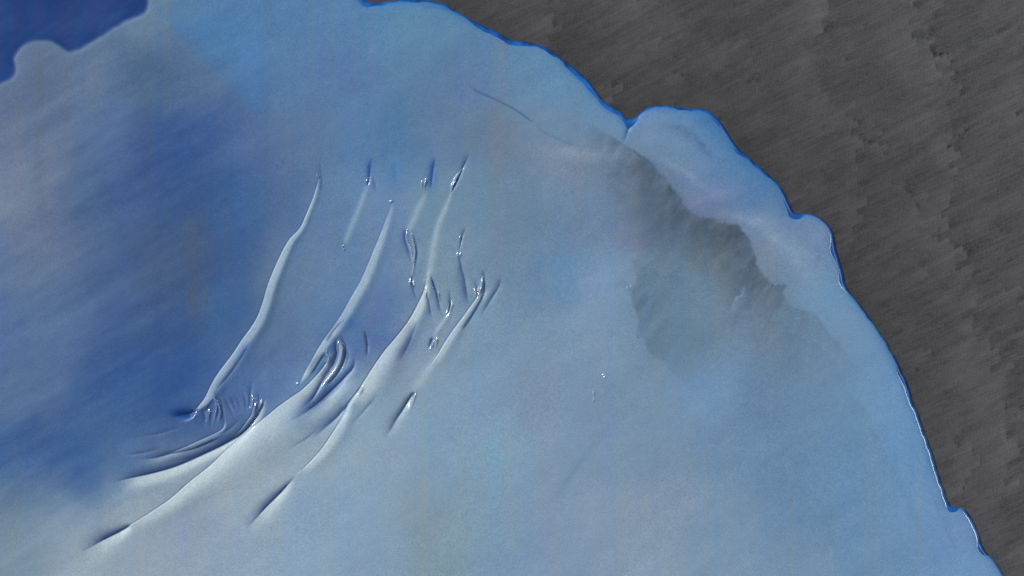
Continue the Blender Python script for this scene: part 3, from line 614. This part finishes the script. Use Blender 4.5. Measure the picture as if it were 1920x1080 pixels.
L.new(vm.outputs[0], b.inputs['Base Color']); b.inputs['Roughness'].default_value = .62; b.inputs['Specular IOR Level'].default_value = .25
bp = N(nt, 'ShaderNodeBump'); bp.inputs['Distance'].default_value = .0005; bp.inputs['Strength'].default_value = .5
L.new(addv(streak2, streak, grain), bp.inputs['Height']); L.new(bp.outputs[0], b.inputs['Normal'])

# ------------------------------------------------------------ the board
def W3(x, y, z):
    return np.stack([(x - W / 2) * S, (H / 2 - y) * S, z * S], -1)
def grid_obj(name, ax, ay, zfun, mat, attr=None, parent=None):
    GX, GY = np.meshgrid(ax, ay); v = W3(GX, GY, zfun(GX, GY)).reshape(-1, 3)
    ny, nx = GX.shape; i = np.arange(ny * nx).reshape(ny, nx)
    f = np.stack([i[1:, :-1], i[1:, 1:], i[:-1, 1:], i[:-1, :-1]], -1).reshape(-1, 4)
    return mesh_obj(name, v, f, mat, attr(GX, GY) if attr else None, parent)
def mesh_obj(name, v, f, mat, attrs=None, parent=None, normals=None):
    me = bpy.data.meshes.new(name)
    me.vertices.add(len(v)); me.vertices.foreach_set('co', np.ascontiguousarray(v, np.float32).ravel())
    nf = len(f); k = f.shape[1]
    me.loops.add(nf * k); me.loops.foreach_set('vertex_index', np.ascontiguousarray(f, np.int32).ravel())
    me.polygons.add(nf); me.polygons.foreach_set('loop_start', np.arange(0, nf * k, k, dtype=np.int32))
    me.update(calc_edges=True)
    me.polygons.foreach_set('use_smooth', np.ones(nf, bool))
    for an, (ty, arr) in (attrs or {}).items():
        a = me.attributes.new(an, ty, 'POINT')
        if ty == 'FLOAT': a.data.foreach_set('value', np.ascontiguousarray(arr, np.float32).ravel())
        else: a.data.foreach_set('color', np.ascontiguousarray(np.concatenate([arr, np.ones((len(arr), 1))], 1), np.float32).ravel())
    if normals is not None: me.normals_split_custom_set_from_vertices(np.ascontiguousarray(normals, np.float32))
    me.materials.append(mat)
    o = bpy.data.objects.new(name, me); col.objects.link(o)
    if parent: o.parent = parent
    return o
# brownish halo of the board next to the paint: distance to the outline on a coarse grid
def halo(GX, GY):
    P = OUT[::3]; d = np.full(GX.shape, 1e9)
    for x, y in P[:, :2]: d = np.minimum(d, (GX - x) ** 2 + (GY - y) ** 2)
    d = np.sqrt(d)
    s = .25 * np.exp(-(d / 20)) + .35 * np.exp(-(d / 70)) + .62 * np.exp(-(d / 260) ** 2) * (1 - sstep(300, 1000, GY))
    return {'stain': ('FLOAT', np.clip(s, 0, 1).ravel())}
bax = axis([(-3000, -100, 100), (-100, 640, 40), (640, 1940, 12), (1940, 2200, 40), (2200, 5001, 100)])
bay = axis([(-3000, -100, 100), (-100, 1120, 12), (1120, 1400, 40), (1400, 4101, 100)])
board = grid_obj('board', bax, bay, lambda a, c: a * 0, bm_, halo)
board['kind'] = 'structure'
board['label'] = 'dark grey board covered with slanting graphite strokes under the paint'

# ------------------------------------------------------------ the paint
root = bpy.data.objects.new('paint_puddle', None); col.objects.link(root)
root['label'] = 'pale blue wrinkled paint puddle with scalloped ultramarine edge on the dark grey board'
root['category'] = 'paint puddle'
root.empty_display_size = .1

zx = np.gradient(Z, gx, axis=1); zy = np.gradient(Z, gy, axis=0)
NRM = np.stack([-zx, zy, np.ones_like(Z)], -1); NRM /= np.linalg.norm(NRM, axis=-1, keepdims=True)
V = W3(X, Y, Z).reshape(-1, 3); NR = NRM.reshape(-1, 3); LC = LINC.reshape(-1, 3); WT = WET.reshape(-1)
idx = np.arange(NY * NX).reshape(NY, NX)
F = np.stack([idx[1:, :-1], idx[1:, 1:], idx[:-1, 1:], idx[:-1, :-1]], -1).reshape(-1, 4)
keep = (DI[1:, :-1] > -4).ravel() | (DI[:-1, 1:] > -4).ravel()
fid = PART[:-1, :-1].ravel().copy()
dpf = DP[:-1, :-1].ravel()
fid[(dpf > 0)] = 9999
def sub(name, mask, mat):
    f = F[mask]
    u, inv = np.unique(f, return_inverse=True)
    o = mesh_obj(name, V[u], inv.reshape(-1, 4), mat, {'pigment': ('FLOAT_COLOR', LC[u]), 'wet': ('FLOAT', WT[u])}, root, NR[u])
    return o
sub('paint_skin', keep & (fid == 0), film)
p = sub('bare_patch', keep & (fid == 9999), patchm); p['label'] = 'dark blue patch without pale skin'
for i in range(1, npart + 1):
    mk = keep & (fid == i)
    if mk.sum() < 12: continue
    sub('wrinkle', mk, film)
# ultramarine layer under the skin, seen as the rim
VR = W3(X, Y, ZR).reshape(-1, 3)
band = (DO > -5) & (DO < 26)
bf = (band[1:, :-1] & band[:-1, 1:]).ravel()
f = F[bf]; u, inv = np.unique(f, return_inverse=True)
r = mesh_obj('rim', VR[u], inv.reshape(-1, 4), rimm, None, root); r['label'] = 'wet ultramarine edge'
print('faces', int(keep.sum()))
